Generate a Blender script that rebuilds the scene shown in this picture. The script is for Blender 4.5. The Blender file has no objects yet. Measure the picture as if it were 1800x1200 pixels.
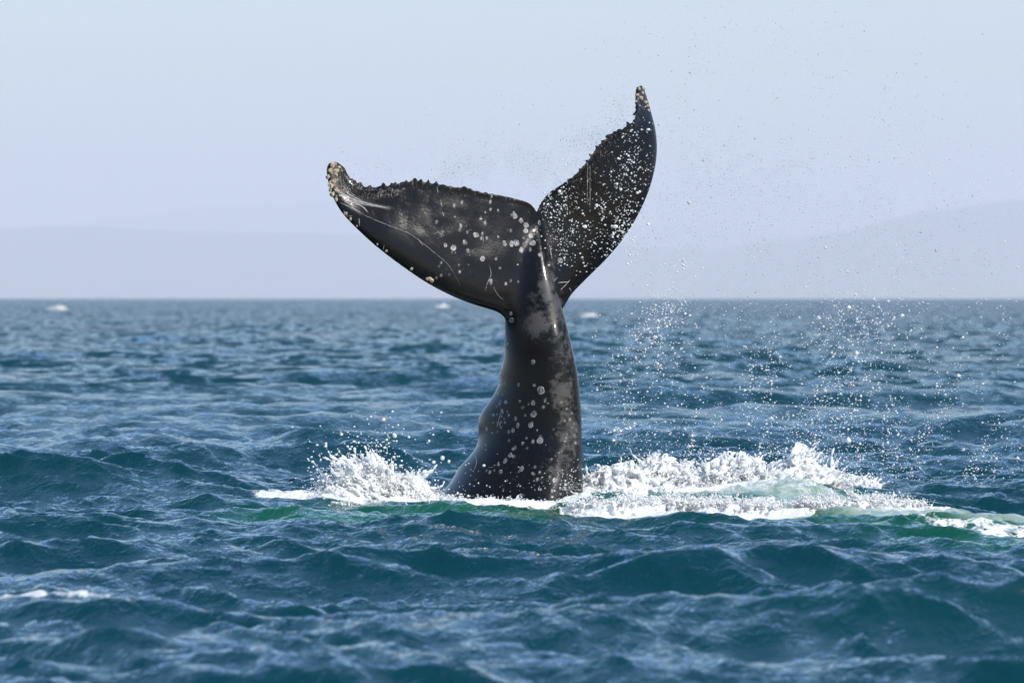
import bpy, math, random
import numpy as np
from mathutils import Vector
from mathutils.bvhtree import BVHTree

scene = bpy.context.scene
C = scene.collection
R = math.radians
rng = np.random.default_rng(7)

# ------------------------------------------------------------------ camera
D = 45.0            # metres from the lens to the tail
FPX = 10000.0       # focal length in photograph pixels (1800 wide)
HOR = 518.0         # photograph row of the true horizontal (the sea horizon dips below it)
H = 1.65            # lens height above the mean water level
EARTH = 6.371e6
cd = bpy.data.cameras.new('camera')
cam = bpy.data.objects.new('camera', cd)
C.objects.link(cam)
cam.location = (0, -D, H)
cam.rotation_euler = (math.pi / 2 - (600 - HOR) / FPX, 0, 0)
cd.sensor_width = 36
cd.lens = 200
cd.clip_start = 0.5
cd.clip_end = 80000
cd.dof.use_dof = True
cd.dof.focus_distance = D + 0.1
cd.dof.aperture_fstop = 4.6
scene.camera = cam

# ------------------------------------------------------------------ sky and sun
SUN = Vector((0.53, -0.62, 0.58)).normalized()      # towards the sun
world = bpy.data.worlds.new('World')
scene.world = world
world.use_nodes = True
wn = world.node_tree
sky = wn.nodes.new('ShaderNodeTexSky')
sky.sky_type = 'NISHITA'
sky.sun_disc = False
sky.sun_elevation = math.asin(SUN.z)
sky.sun_rotation = math.atan2(SUN.x, SUN.y)
sky.altitude = 0
sky.air_density = 1.45
sky.dust_density = 1.0
sky.ozone_density = 9.0
wn.links.new(sky.outputs[0], wn.nodes['Background'].inputs[0])
wn.nodes['Background'].inputs[1].default_value = 0.15
sd = bpy.data.lights.new('sun', 'SUN')
sd.energy = 4.6
sd.angle = R(0.53)
sd.color = (1.0, 0.94, 0.85)
sun = bpy.data.objects.new('sun', sd)
C.objects.link(sun)
sun.location = (30, -10, 30)
sun.rotation_euler = SUN.to_track_quat('Z', 'Y').to_euler()

vs = scene.view_settings
vs.view_transform = 'Standard'
vs.look = 'None'
vs.exposure = 0.34
vs.gamma = 1
vs.use_curve_mapping = False
cy = scene.cycles
cy.use_denoising = True
cy.max_bounces = 10
cy.diffuse_bounces = 7
cy.transmission_bounces = 6
cy.transparent_max_bounces = 8
cy.volume_bounces = 1
cy.caustics_reflective = False
cy.caustics_refractive = False
cy.sample_clamp_indirect = 6


# ------------------------------------------------------------------ helpers
def wx(px, Y=0.0):
    return (px - 900) / FPX * (D + Y)


def wz(py, Y=0.0):
    return H - (py - HOR) / FPX * (D + Y)


def tag(o, label=None, cat=None, group=None, kind=None):
    if label: o['label'] = label
    if cat: o['category'] = cat
    if group: o['group'] = group
    if kind: o['kind'] = kind
    return o


def mesh_obj(name, verts, faces, mat=None, parent=None, smooth=True, link=True):
    me = bpy.data.meshes.new(name)
    verts = np.asarray(verts, dtype=np.float32)
    faces = np.asarray(faces, dtype=np.int32)
    nf, k = faces.shape
    me.vertices.add(len(verts))
    me.vertices.foreach_set('co', verts.ravel())
    me.loops.add(nf * k)
    me.loops.foreach_set('vertex_index', faces.ravel())
    me.polygons.add(nf)
    me.polygons.foreach_set('loop_start', np.arange(0, nf * k, k, dtype=np.int32))
    if smooth:
        me.polygons.foreach_set('use_smooth', np.ones(nf, dtype=bool))
    me.update(calc_edges=True)
    me.validate()
    if mat: me.materials.append(mat)
    o = bpy.data.objects.new(name, me)
    if link: C.objects.link(o)
    if parent: o.parent = parent
    return o


def set_attr(me, name, vals):
    a = me.attributes.new(name, 'FLOAT', 'POINT')
    a.data.foreach_set('value', np.asarray(vals, dtype=np.float32))


class NT:
    """small wrapper for building node trees"""
    def __init__(self, name):
        self.m = bpy.data.materials.new(name)
        self.m.use_nodes = True
        self.t = self.m.node_tree
        self.t.nodes.clear()
        self.out = self.t.nodes.new('ShaderNodeOutputMaterial')

    def n(self, kind, **kw):
        nd = self.t.nodes.new(kind)
        for k, v in kw.items():
            if k.startswith('_'):
                setattr(nd, k[1:], v)
        for k, v in kw.items():
            if k.startswith('_'): continue
            key = int(k[1:]) if k[0] == 'i' and k[1:].isdigit() else k.replace('__', ' ')
            s = nd.inputs[key]
            if isinstance(v, bpy.types.NodeSocket): self.t.links.new(v, s)
            else: s.default_value = v
        return nd

    def math(self, op, a, b=0.0, clamp=False):
        return self.n('ShaderNodeMath', _operation=op, _use_clamp=clamp, i0=a, i1=b).outputs[0]

    def vmath(self, op, a, b):
        return self.n('ShaderNodeVectorMath', _operation=op, i0=a, i1=b).outputs[0]

    def mixc(self, f, a, b):
        nd = self.n('ShaderNodeMix', _data_type='RGBA')
        for i, v in ((0, f), (6, a), (7, b)):
            if isinstance(v, bpy.types.NodeSocket): self.t.links.new(v, nd.inputs[i])
            else: nd.inputs[i].default_value = v
        return nd.outputs[2]

    def rng(self, v, a, b, c=0.0, d=1.0, smooth=True):
        return self.n('ShaderNodeMapRange', _interpolation_type='SMOOTHSTEP' if smooth else 'LINEAR',
                      i0=v, i1=a, i2=b, i3=c, i4=d).outputs[0]

    def noise(self, vec, scale, detail=4.0, rough=0.55, dist=0.0):
        return self.n('ShaderNodeTexNoise', Vector=vec, Scale=scale, Detail=detail, Roughness=rough, Distortion=dist)

    def attr(self, name):
        return self.n('ShaderNodeAttribute', _attribute_name=name).outputs['Fac']

    def pos(self):
        return self.n('ShaderNodeNewGeometry').outputs['Position']

    def surf(self, s):
        self.t.links.new(s, self.out.inputs['Surface'])
        return self.m


def rgba(r, g, b): return (r, g, b, 1)


# ------------------------------------------------------------------ materials
def mat_sea():
    t = NT('sea_water')
    p = t.pos()
    foam = t.attr('foam'); aer_glow = t.attr('aeration_glow')
    # ripples too small for the mesh
    sc = t.n('ShaderNodeMapping', Vector=p); sc.inputs['Scale'].default_value = (1.0, 0.62, 1.0)
    pv = sc.outputs[0]
    n1 = t.noise(pv, 3.2, 5, 0.62, 0.4).outputs[0]
    n2 = t.noise(pv, 11.0, 4, 0.6, 0.6).outputs[0]
    n3 = t.noise(pv, 27.0, 3, 0.6, 0.8).outputs[0]
    hgt = t.math('ADD', t.math('ADD', t.math('MULTIPLY', n1, 0.055), t.math('MULTIPLY', n2, 0.022)), t.math('MULTIPLY', n3, 0.0065))
    bump = t.n('ShaderNodeBump', Strength=1.0, Distance=1.0, Height=hgt)
    # beyond the reach of the mesh: unresolved wavelets tilt the facets
    far = t.rng(t.n('ShaderNodeSeparateXYZ', i0=p).outputs[1], 3.0, 80.0)
    c1 = t.noise(pv, 0.9, 5, 0.66).outputs[1]
    sp = t.n('ShaderNodeSeparateXYZ', i0=t.vmath('SUBTRACT', c1, (0.5, 0.5, 0.5)))
    dvc = t.n('ShaderNodeCombineXYZ', i0=t.math('MULTIPLY', sp.outputs[0], 1.6), i1=t.math('MULTIPLY', t.math('ABSOLUTE', sp.outputs[1]), -4.2))
    dv = dvc.outputs[0]
    dsc = t.n('ShaderNodeVectorMath', _operation='SCALE', i0=dv); t.t.links.new(far, dsc.inputs['Scale'])
    nrm = t.n('ShaderNodeVectorMath', _operation='NORMALIZE', i0=t.vmath('ADD', bump.outputs[0], dsc.outputs[0])).outputs[0]
    deep = t.mixc(t.noise(p, 0.11, 3).outputs[0], rgba(0.0000, 0.030, 0.052), rgba(0.0000, 0.047, 0.048))
    body = t.mixc(t.rng(aer_glow, 0.0, 0.45), deep, rgba(0.002, 0.085, 0.038))  # greener where bubbly; glow of light through crests is painted in here too
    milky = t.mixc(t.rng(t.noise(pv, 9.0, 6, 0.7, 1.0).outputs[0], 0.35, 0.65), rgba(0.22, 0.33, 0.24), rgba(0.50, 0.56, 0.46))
    body = t.mixc(t.rng(aer_glow, 0.5, 1.0), body, milky)
    # light welling up from the depths does not follow the ripples; the mirror on top does
    well = t.n('ShaderNodeBsdfDiffuse', Color=body, Normal=t.n('ShaderNodeCombineXYZ', i2=1.0).outputs[0])
    mir = t.n('ShaderNodeBsdfGlossy', Roughness=0.035, Normal=nrm); mir.inputs['Color'].default_value = rgba(1, 1, 1)
    fr = t.n('ShaderNodeFresnel', IOR=1.333, Normal=nrm)
    water = t.n('ShaderNodeMixShader', i0=fr.outputs[0], i1=well.outputs[0], i2=mir.outputs[0])
    # lacy foam lying on the water
    fm = t.n('ShaderNodeMapping', Vector=p); fm.inputs['Scale'].default_value = (1.0, 0.33, 1.6)
    warp = t.vmath('ADD', fm.outputs[0], t.vmath('MULTIPLY', t.noise(fm.outputs[0], 2.5, 3).outputs[1], (0.22, 0.22, 0.22)))
    ra = t.noise(warp, 5.5, 7, 0.62, 0.8).outputs[0]
    rb = t.noise(warp, 11.0, 6, 0.65, 0.5).outputs[0]
    rid = lambda q: t.math('SUBTRACT', 1.0, t.math('ABSOLUTE', t.math('SUBTRACT', t.math('MULTIPLY', q, 2.0), 1.0)))
    fb = t.noise(warp, 2.2, 7, 0.68).outputs[0]
    v = t.math('ADD', t.math('MULTIPLY', rid(ra), 0.42), t.math('ADD', t.math('MULTIPLY', rid(rb), 0.28), t.math('MULTIPLY', fb, 0.45)))
    thr = t.math('SUBTRACT', 1.22, t.math('MULTIPLY', foam, 0.88))
    mask = t.rng(t.math('SUBTRACT', v, thr), -0.01, 0.10)
    mask = t.math('MULTIPLY', mask, t.rng(foam, 0.03, 0.15))
    fb2 = t.n('ShaderNodeBump', Strength=0.9, Distance=0.03, Height=t.noise(p, 16.0, 6, 0.6).outputs[0])
    fo = t.n('ShaderNodeBsdfPrincipled', Roughness=0.55, Normal=fb2.outputs[0])
    fo.inputs['Base Color'].default_value = rgba(0.74, 0.75, 0.72)
    mix = t.n('ShaderNodeMixShader', i0=mask, i1=water.outputs[0], i2=fo.outputs[0])
    return t.surf(mix.outputs[0])


def mat_froth():
    t = NT('white_froth')
    p = t.pos()
    nz = t.noise(p, 30.0, 4, 0.65).outputs[0]
    col = t.mixc(nz, rgba(0.90, 0.92, 0.93), rgba(0.97, 0.97, 0.96))
    bm = t.n('ShaderNodeBump', Strength=0.5, Distance=0.008, Height=t.noise(p, 60.0, 3, 0.6).outputs[0])
    d = t.n('ShaderNodeBsdfDiffuse', Color=col, Normal=bm.outputs[0])
    tr = t.n('ShaderNodeBsdfTranslucent', Color=col, Normal=bm.outputs[0])
    m1 = t.n('ShaderNodeMixShader', i0=0.5, i1=d.outputs[0], i2=tr.outputs[0])
    gl = t.n('ShaderNodeBsdfGlass', IOR=1.333, Roughness=0.03, Normal=bm.outputs[0])
    gl.inputs['Color'].default_value = rgba(0.97, 0.99, 1.0)
    m2 = t.n('ShaderNodeMixShader', i0=t.rng(t.noise(p, 7.0, 3).outputs[0], 0.5, 0.8, 0.03, 0.30), i1=m1.outputs[0], i2=gl.outputs[0])
    return t.surf(m2.outputs[0])


def mat_drop(name, white):
    t = NT(name)
    gl = t.n('ShaderNodeBsdfGlass', IOR=1.333, Roughness=0.0)
    gl.inputs['Color'].default_value = rgba(0.98, 0.99, 1.0)
    d = t.n('ShaderNodeBsdfDiffuse'); d.inputs[0].default_value = rgba(0.96, 0.96, 0.95)
    tr = t.n('ShaderNodeBsdfTranslucent'); tr.inputs[0].default_value = rgba(0.96, 0.96, 0.95)
    m1 = t.n('ShaderNodeMixShader', i0=0.45, i1=d.outputs[0], i2=tr.outputs[0])
    m2 = t.n('ShaderNodeMixShader', i0=white, i1=gl.outputs[0], i2=m1.outputs[0])
    return t.surf(m2.outputs[0])


def mat_skin():
    t = NT('wet_black_skin')
    p = t.pos()
    mott = t.attr('mottle'); scr = t.attr('scratch'); edge = t.attr('rake')
    n1 = t.noise(p, 9.0, 6, 0.68).outputs[0]
    n2 = t.noise(p, 70.0, 3, 0.6).outputs[0]
    nm = t.noise(p, 16.0, 9, 0.74).outputs[0]
    base = t.mixc(n1, rgba(0.0022, 0.0022, 0.0025), rgba(0.0068, 0.0060, 0.0057))
    v = t.math('MULTIPLY', t.rng(t.math('ADD', nm, t.math('MULTIPLY', mott, 0.30)), 0.60, 0.78), t.rng(mott, 0.04, 0.35))
    base = t.mixc(v, base, rgba(0.055, 0.0525, 0.051))
    n3 = t.noise(p, 140.0, 3, 0.7).outputs[0]
    base = t.mixc(t.math('MULTIPLY', t.rng(n3, 0.58, 0.72), t.rng(n1, 0.5, 0.68, 0.0, 0.13)), base, rgba(0.09, 0.085, 0.08))
    # pale flecks
    vo = t.n('ShaderNodeTexVoronoi', Vector=p, Scale=26.0)
    fl = t.math('MULTIPLY', t.rng(vo.outputs[0], 0.02, 0.075, 1.0, 0.0), t.rng(t.noise(p, 3.3, 2).outputs[0], 0.5, 0.65))
    base = t.mixc(t.math('MULTIPLY', fl, 0.6), base, rgba(0.35, 0.34, 0.33))
    # raked, ridged skin along the trailing edge
    stx = t.n('ShaderNodeMapping', Vector=p); stx.inputs['Scale'].default_value = (3.4, 1.0, 0.8)
    st = t.noise(stx.outputs[0], 19.0, 3, 0.7, 0.8).outputs[0]
    base = t.mixc(t.math('MULTIPLY', t.math('MULTIPLY', edge, t.rng(st, 0.58, 0.72)), 0.45), base, rgba(0.22, 0.17, 0.13))
    base = t.mixc(scr, base, rgba(0.30, 0.295, 0.295))
    h = t.math('ADD', t.math('MULTIPLY', n1, 0.0016), t.math('ADD', t.math('MULTIPLY', n2, 0.0010), t.math('MULTIPLY', n3, 0.0003)))
    h = t.math('ADD', h, t.math('MULTIPLY', t.math('MULTIPLY', st, edge), 0.006))
    h = t.math('ADD', h, t.math('MULTIPLY', scr, 0.004))
    bp = t.n('ShaderNodeBump', Strength=0.9, Distance=1.0, Height=h)
    ro = t.math('ADD', t.math('MULTIPLY', mott, 0.25), t.rng(t.noise(p, 4.0, 4, 0.6).outputs[0], 0.35, 0.7, 0.10, 0.26))
    b = t.n('ShaderNodeBsdfPrincipled', Roughness=ro, IOR=1.4, Normal=bp.outputs[0])
    t.t.links.new(base, b.inputs['Base Color'])
    b.inputs['Specular IOR Level'].default_value = 0.17
    b.inputs['Coat Weight'].default_value = 0.11
    b.inputs['Coat Roughness'].default_value = 0.05
    return t.surf(b.outputs[0])


def mat_simple(name, ca, cb, scale, rough=0.6, bump=0.3, dist=0.004):
    t = NT(name)
    tc = t.n('ShaderNodeTexCoord').outputs['Object']
    nz = t.noise(tc, scale, 4, 0.65).outputs[0]
    bp = t.n('ShaderNodeBump', Strength=bump, Distance=dist, Height=nz)
    b = t.n('ShaderNodeBsdfPrincipled', Roughness=rough, Normal=bp.outputs[0])
    t.t.links.new(t.mixc(t.rng(nz, 0.35, 0.65), ca, cb), b.inputs['Base Color'])
    return t.surf(b.outputs[0])


M_SEA = mat_sea()
M_FROTH = mat_froth()
M_DROP = mat_drop('clear_water_drop', 0.5)
M_DROPW = mat_drop('white_water_drop', 0.85)
M_SKIN = mat_skin()
def mat_scar():
    t = NT('ring_scar')
    tc = t.n('ShaderNodeTexCoord').outputs['Object']
    ln = t.n('ShaderNodeVectorMath', _operation='LENGTH', i0=t.vmath('MULTIPLY', tc, (1.0, 1.0, 0.0))).outputs['Value']
    ln = t.math('ADD', ln, t.math('MULTIPLY', t.math('SUBTRACT', t.noise(t.pos(), 26.0, 3).outputs[0], 0.5), 0.6))
    ring = t.math('MULTIPLY', t.rng(ln, 0.52, 0.68), t.rng(ln, 0.80, 1.0, 1.0, 0.0))
    dot = t.rng(ln, 0.22, 0.40, 0.75, 0.0)
    v = t.math('MAXIMUM', t.math('MAXIMUM', ring, dot), 0.30)
    v = t.math('MULTIPLY', v, t.rng(t.noise(t.pos(), 45.0, 4).outputs[0], 0.38, 0.6, 0.15, 1.0))
    b = t.n('ShaderNodeBsdfPrincipled', Roughness=0.45)
    t.t.links.new(t.mixc(v, rgba(0.008, 0.008, 0.009), rgba(0.30, 0.295, 0.30)), b.inputs['Base Color'])
    return t.surf(b.outputs[0])


M_SCAR = mat_scar()
M_SCRATCH = mat_simple('pale_scratch', rgba(0.09, 0.088, 0.086), rgba(0.30, 0.295, 0.29), 120, 0.5)
M_BARN = mat_simple('barnacle_shell', rgba(0.34, 0.20, 0.065), rgba(0.70, 0.65, 0.55), 1.7, 0.5, 0.6, 0.1)
M_CAP = mat_simple('worn_foam', rgba(0.30, 0.33, 0.34), rgba(0.62, 0.62, 0.60), 1.2, 0.8, 0.3, 0.1)
M_HILL = mat_simple('forest_hill', rgba(0.035, 0.055, 0.05), rgba(0.07, 0.09, 0.065), 0.003, 0.95, 0.0)


# ------------------------------------------------------------------ the sea
def ocean_tile(N, L, seed, lmin, lmax, wind, spread, hs, slope=4.0):
    """periodic wind sea: height and the two choppy shifts"""
    g = np.random.default_rng(seed)
    k1 = np.fft.fftfreq(N, L / N) * 2 * np.pi
    kx, ky = np.meshgrid(k1, k1, indexing='ij')
    k = np.hypot(kx, ky); k[0, 0] = 1
    kmin, kmax = 2 * np.pi / lmax, 2 * np.pi / lmin
    ca = (kx * wind[0] + ky * wind[1]) / k
    S = k ** (-slope) * np.exp(-(kmin / k) ** 4) * np.exp(-(k / kmax) ** 2) * (np.clip(ca, 0, 1) ** spread + 0.04)
    S[0, 0] = 0
    h = (g.normal(size=(N, N)) + 1j * g.normal(size=(N, N))) * np.sqrt(S)
    z = np.fft.ifft2(h).real
    f = hs / 4 / z.std()
    dx = np.fft.ifft2(-1j * kx / k * h).real
    dy = np.fft.ifft2(-1j * ky / k * h).real
    return z * f, dx * f, dy * f


def sample(tile, x, y, L):
    N = tile[0].shape[0]
    fx = (x / L * N) % N; fy = (y / L * N) % N
    i = fx.astype(int); j = fy.astype(int)
    a = fx - i; b = fy - j
    i %= N; j %= N; i2 = (i + 1) % N; j2 = (j + 1) % N
    return [t[i, j] * (1 - a) * (1 - b) + t[i2, j] * a * (1 - b) + t[i, j2] * (1 - a) * b + t[i2, j2] * a * b for t in tile]


wa = R(-76); WIND_A = (math.cos(wa), math.sin(wa))
LA, LB = 57.3, 12.1
TILE_A = ocean_tile(1024, LA, 11, 0.8, 8.0, WIND_A, 8, 0.36)
wb = R(-100); WIND_B = (math.cos(wb), math.sin(wb))
TILE_B = ocean_tile(512, LB, 23, 0.10, 1.5, WIND_B, 5, 0.12, 3.5)


def gauss(v, c, w): return np.exp(-((v - c) / w) ** 2)


def smooth01(v, a, b):
    t = np.clip((v - a) / (b - a), 0, 1)
    return t * t * (3 - 2 * t)


def lattice_noise(shape_pts, freq, seed):
    """value noise on arbitrary points (tuple of arrays), cubic fade"""
    g = np.random.default_rng(seed)
    n = 64
    nd = len(shape_pts)
    tab = g.random((n,) * nd).astype(np.float32)
    ii, ff = [], []
    for c in shape_pts:
        q = c * freq + 1000.0
        i = np.floor(q).astype(np.int32); f = (q - i).astype(np.float32)
        ii.append(i); ff.append(f * f * (3 - 2 * f))
    out = 0
    for corner in range(2 ** nd):
        w = 1.0; idx = []
        for d in range(nd):
            b = (corner >> d) & 1
            idx.append((ii[d] + b) % n)
            w = w * (ff[d] if b else 1 - ff[d])
        out = out + w * tab[tuple(idx)]
    return out


def fbm(pts, freq, seed, octs=4, gain=0.5, ridged=False):
    a, s, tot = 1.0, 0, 0
    for o in range(octs):
        v = lattice_noise(pts, freq * 2.03 ** o, seed + o)
        if ridged: v = 1 - np.abs(2 * v - 1)
        s = s + a * v; tot += a; a *= gain
    return s / tot


def sea_shape(x, y, spacing):
    """position, foam and aeration (bubbles and painted crest glow) of the water at the undisturbed point x, y"""
    za, ax, ay = sample(TILE_A, x, y, LA)
    c, s = math.cos(0.35), math.sin(0.35)
    zb, bx_, by_ = sample(TILE_B, c * x - s * y, s * x + c * y, LB)
    bdx, bdy = c * bx_ + s * by_, -s * bx_ + c * by_
    wB = np.clip(1.3 - spacing / 0.45, 0, 1)
    near = np.exp(-((x - 0.8) / 3.2) ** 4 - ((y + 1.0) / 3.5) ** 4)      # the tail calms the chop where it broke the surface
    near2 = np.exp(-((x - 1.6) / 3.6) ** 4 - ((y + 5.0) / 3.8) ** 4)
    wA = 1 - 0.8 * near - 0.6 * near2 * (1 - near)
    wA = wA * (1 - 0.75 * np.exp(-((x + 2.0) / 1.3) ** 2 - ((y - 2.2) / 1.7) ** 2))
    z = za * wA + zb * wB
    X = x - 1.0 * ax * wA - 0.8 * bdx * wB
    Y = y - 1.0 * ay * wA - 0.8 * bdy * wB
    # long-crested swell passing under the tail, its steep face to the lens
    yc = -0.2 + 0.10 * x
    amp = 0.10 + 0.13 * gauss(x, -3.3, 1.1) - 0.09 * gauss(x, -0.3, 1.6) - 0.02 * gauss(x, 2.2, 1.6)
    d = y - yc
    swell = np.where(d < 0, np.exp(-(d / 1.2) ** 2), np.exp(-(d / 2.4) ** 2))
    z = z + amp * swell * (np.abs(x) < 60)
    # boil thrown up on the right, trailing off towards the lens
    yb = 0.25 - 1.45 * np.clip(x - 1.5, 0, 3.5) ** 1.45
    wf = 1.0 + 0.35 * np.clip(x - 1.5, 0, 4)
    xr = smooth01(x, 0.4, 1.2) * (1 - smooth01(x, 2.6, 4.4))
    boil = xr * gauss(y, yb, 0.8 * wf)
    z = z + (0.01 + 0.07 * smooth01(x, 1.3, 2.2)) * boil + 0.05 * boil * (fbm((x, y), 3.5, 91) - 0.5) * 2
    # foam, aerated water, and light through the crests painted in as green
    foam = np.zeros_like(x); aer_glow = np.zeros_like(x)
    nz = fbm((x, y), 0.9, 55, 3)
    n2 = fbm((x * 0.8, y * 0.5), 2.6, 66, 3)
    right = smooth01(x, 0.2, 0.8) * (1 - 0.30 * smooth01(x, 1.5, 2.2) - 0.15 * smooth01(x, 2.6, 4.0)) * (1 - smooth01(x, 6, 9))
    foam = np.maximum(foam, 0.64 * right * np.where(y > yb, gauss(y, yb, 0.7 * wf), gauss(y, yb, 1.2 * wf)) * (0.7 + 0.6 * n2))
    foam = np.maximum(foam, (0.85 - 0.30 * smooth01(x, 1.8, 3.0)) * smooth01(x, 0.0, 0.9) * (1 - smooth01(x, 5, 8)) * gauss(y, yb - 2.6, 2.2) * (0.34 + 1.05 * n2))
    foam = np.maximum(foam, 1.05 * gauss(x, -0.1, 0.75) * gauss(y, -0.55, 0.40))
    foam = np.maximum(foam, 0.95 * gauss(x, -1.1, 0.75) * gauss(y, -0.25, 0.55))
    foam = np.maximum(foam, 0.75 * gauss(x, -1.75, 0.4) * gauss(y, 0.0, 0.45))
    aer_glow = np.maximum(aer_glow, 1.15 * smooth01(x, 0.3, 1.0) * (1 - 0.4 * smooth01(x, 2.6, 4.5)) * (1 - smooth01(x, 6, 9)) * np.where(y > yb, gauss(y, yb, 0.55 * wf), gauss(y, yb, 1.3 * wf)))
    aer_glow = np.maximum(aer_glow, 0.55 * smooth01(x, -2.8, -1.0) * (1 - smooth01(x, 5, 8)) * gauss(y, yb - 3.0, 2.6) * (0.25 + 1.2 * nz))  # green glow of the near lip, painted into the water colour
    z = z + np.clip(foam, 0, 1) ** 2 * (np.abs(y) < 9) * (0.075 * (fbm((x, y * 0.55), 4.2, 77, 3, 0.6, True) - 0.6))
    # foam streak on a near crest, bottom left
    yl = -16.0 - 1.4 * (x + 2.6)
    foam = np.maximum(foam, 0.74 * gauss(y, yl, 0.16) * smooth01(-x, 1.2, 2.5) * (1 - smooth01(-x, 4.5, 6)) * (0.4 + 0.8 * nz))
    z = z + 0.10 * gauss(y, yl, 0.9) * smooth01(-x, 0.8, 2.4) * (np.abs(x) < 10)
    return X, Y, z, foam, aer_glow


def build_sea():
    rows = [14.0]
    while rows[-1] < 9000:
        d = rows[-1]
        if d < 36: st = 0.075
        elif d < 50: st = 0.055
        else: st = 0.05 + (d - 50) * 0.0125
        rows.append(d + st)
    rows = np.array(rows)
    sp = np.gradient(rows)
    inner = np.tan(np.linspace(R(-6.0), R(6.0), 510))
    outer = np.tan(np.linspace(R(6.0), R(48), 46)[1:] )
    outer = np.tan(R(6) + (np.linspace(0, 1, 46)[1:] ** 1.8) * R(44))
    cols = np.concatenate([-outer[::-1], inner, outer])
    r, c = np.meshgrid(rows, cols, indexing='ij')
    x = (r * c); y = r - D
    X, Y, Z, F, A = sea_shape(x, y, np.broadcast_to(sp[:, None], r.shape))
    # the swash around the tail keeps it seated in the water
    nr, nc = r.shape
    idx = np.arange(nr * nc).reshape(nr, nc)
    faces = np.stack([idx[:-1, :-1], idx[:-1, 1:], idx[1:, 1:], idx[1:, :-1]], -1).reshape(-1, 4)
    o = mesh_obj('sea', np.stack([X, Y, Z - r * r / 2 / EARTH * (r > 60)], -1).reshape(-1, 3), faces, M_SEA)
    set_attr(o.data, 'foam', F.ravel()); set_attr(o.data, 'aeration_glow', A.ravel())
    tag(o, 'choppy blue green sea with foam around the raised tail', None, None, 'structure')
    print('sea', nr, nc, nr * nc)
    return o


sea = build_sea()


# ------------------------------------------------------------------ hills
def build_hills(name, Y0, prof, depth, seed, label):
    """prof: list of (photo x, photo y of the skyline)"""
    px = np.linspace(-3600, 5400, 520)
    sky_ = np.interp(px, [a for a, b in prof], [b for a, b in prof])
    hh = (HOR - sky_) / FPX * Y0 + Y0 * Y0 / 2 / EARTH
    rows = np.linspace(-1, 1, 25)
    P, Q = np.meshgrid(px, rows, indexing='ij')
    xx = (P - 900) / FPX * Y0
    yy = Y0 + Q * depth
    n = fbm((xx, yy), 1 / 900.0, seed, 5, 0.55)
    zz = hh[:, None] * (np.cos(Q * math.pi / 2) ** 1.2 + 1e-3) * (0.86 + 0.28 * n) - (yy ** 2 + xx ** 2) / 2 / EARTH
    nr, nc = xx.shape
    idx = np.arange(nr * nc).reshape(nr, nc)
    faces = np.stack([idx[:-1, :-1], idx[1:, :-1], idx[1:, 1:], idx[:-1, 1:]], -1).reshape(-1, 4)
    o = mesh_obj(name, np.stack([xx, yy, zz], -1).reshape(-1, 3), faces, M_HILL)
    return tag(o, label, None, None, 'structure')


build_hills('hills', 24000, [(-1500, 430), (-300, 415), (0, 402), (160, 402), (330, 408), (560, 418), (760, 425), (900, 432), (1100, 432), (1250, 440), (1380, 420), (1500, 400), (1620, 372), (1760, 352), (1900, 345), (2400, 370), (3300, 400)], 2200, 5,
            'pale blue wooded shore hills fading into haze')
build_hills('far_hills', 36000, [(-1500, 420), (0, 410), (220, 390), (380, 365), (560, 352), (760, 360), (950, 375), (1150, 400), (1500, 410), (3300, 420)], 2500, 9,
            'faint farther ridge above the shore hills behind the left fluke')


# ------------------------------------------------------------------ haze
def build_haze():
    x, y0, y1, z0, z1 = 18500, -400, 40000, -150, 760
    v = [(-x, y0, z0), (x, y0, z0), (x, y1, z0), (-x, y1, z0), (-x, y0, z1), (x, y0, z1), (x, y1, z1), (-x, y1, z1)]
    f = [(0, 3, 2, 1), (4, 5, 6, 7), (0, 1, 5, 4), (1, 2, 6, 5), (2, 3, 7, 6), (3, 0, 4, 7)]
    m = bpy.data.materials.new('haze'); m.use_nodes = True
    t = m.node_tree; t.nodes.clear()
    out = t.nodes.new('ShaderNodeOutputMaterial')
    pv = t.nodes.new('ShaderNodeVolumePrincipled')
    pv.inputs['Color'].default_value = rgba(0.865, 0.87, 0.935)
    pv.inputs['Density'].default_value = 0.95e-4
    pv.inputs['Anisotropy'].default_value = 0.0
    t.links.new(pv.outputs[0], out.inputs['Volume'])
    o = mesh_obj('haze', v, f, m, smooth=False)
    tag(o, 'pale haze over the sea veiling the far hills', None, None, 'stuff')


build_haze()


# ------------------------------------------------------------------ the tail
def resample(pts, n):
    pts = np.asarray(pts, float)
    # Catmull-Rom densify, then even arc length
    P = np.vstack([2 * pts[0] - pts[1], pts, 2 * pts[-1] - pts[-2]])
    out = []
    for i in range(1, len(P) - 2):
        t = np.linspace(0, 1, 24, endpoint=False)[:, None]
        p0, p1, p2, p3 = P[i - 1], P[i], P[i + 1], P[i + 2]
        out.append(0.5 * (2 * p1 + (p2 - p0) * t + (2 * p0 - 5 * p1 + 4 * p2 - p3) * t ** 2 + (3 * p1 - p0 - 3 * p2 + p3) * t ** 3))
    out.append(pts[-1:])
    q = np.vstack(out)
    s = np.r_[0, np.cumsum(np.linalg.norm(np.diff(q, axis=0), axis=1))]
    u = np.linspace(0, s[-1], n)
    return np.stack([np.interp(u, s, q[:, k]) for k in range(2)], 1)


def px_to_world(px, py, Y):
    return np.stack([(px - 900) / FPX * (D + Y), Y, H - (py - HOR) / FPX * (D + Y)], -1)


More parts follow.
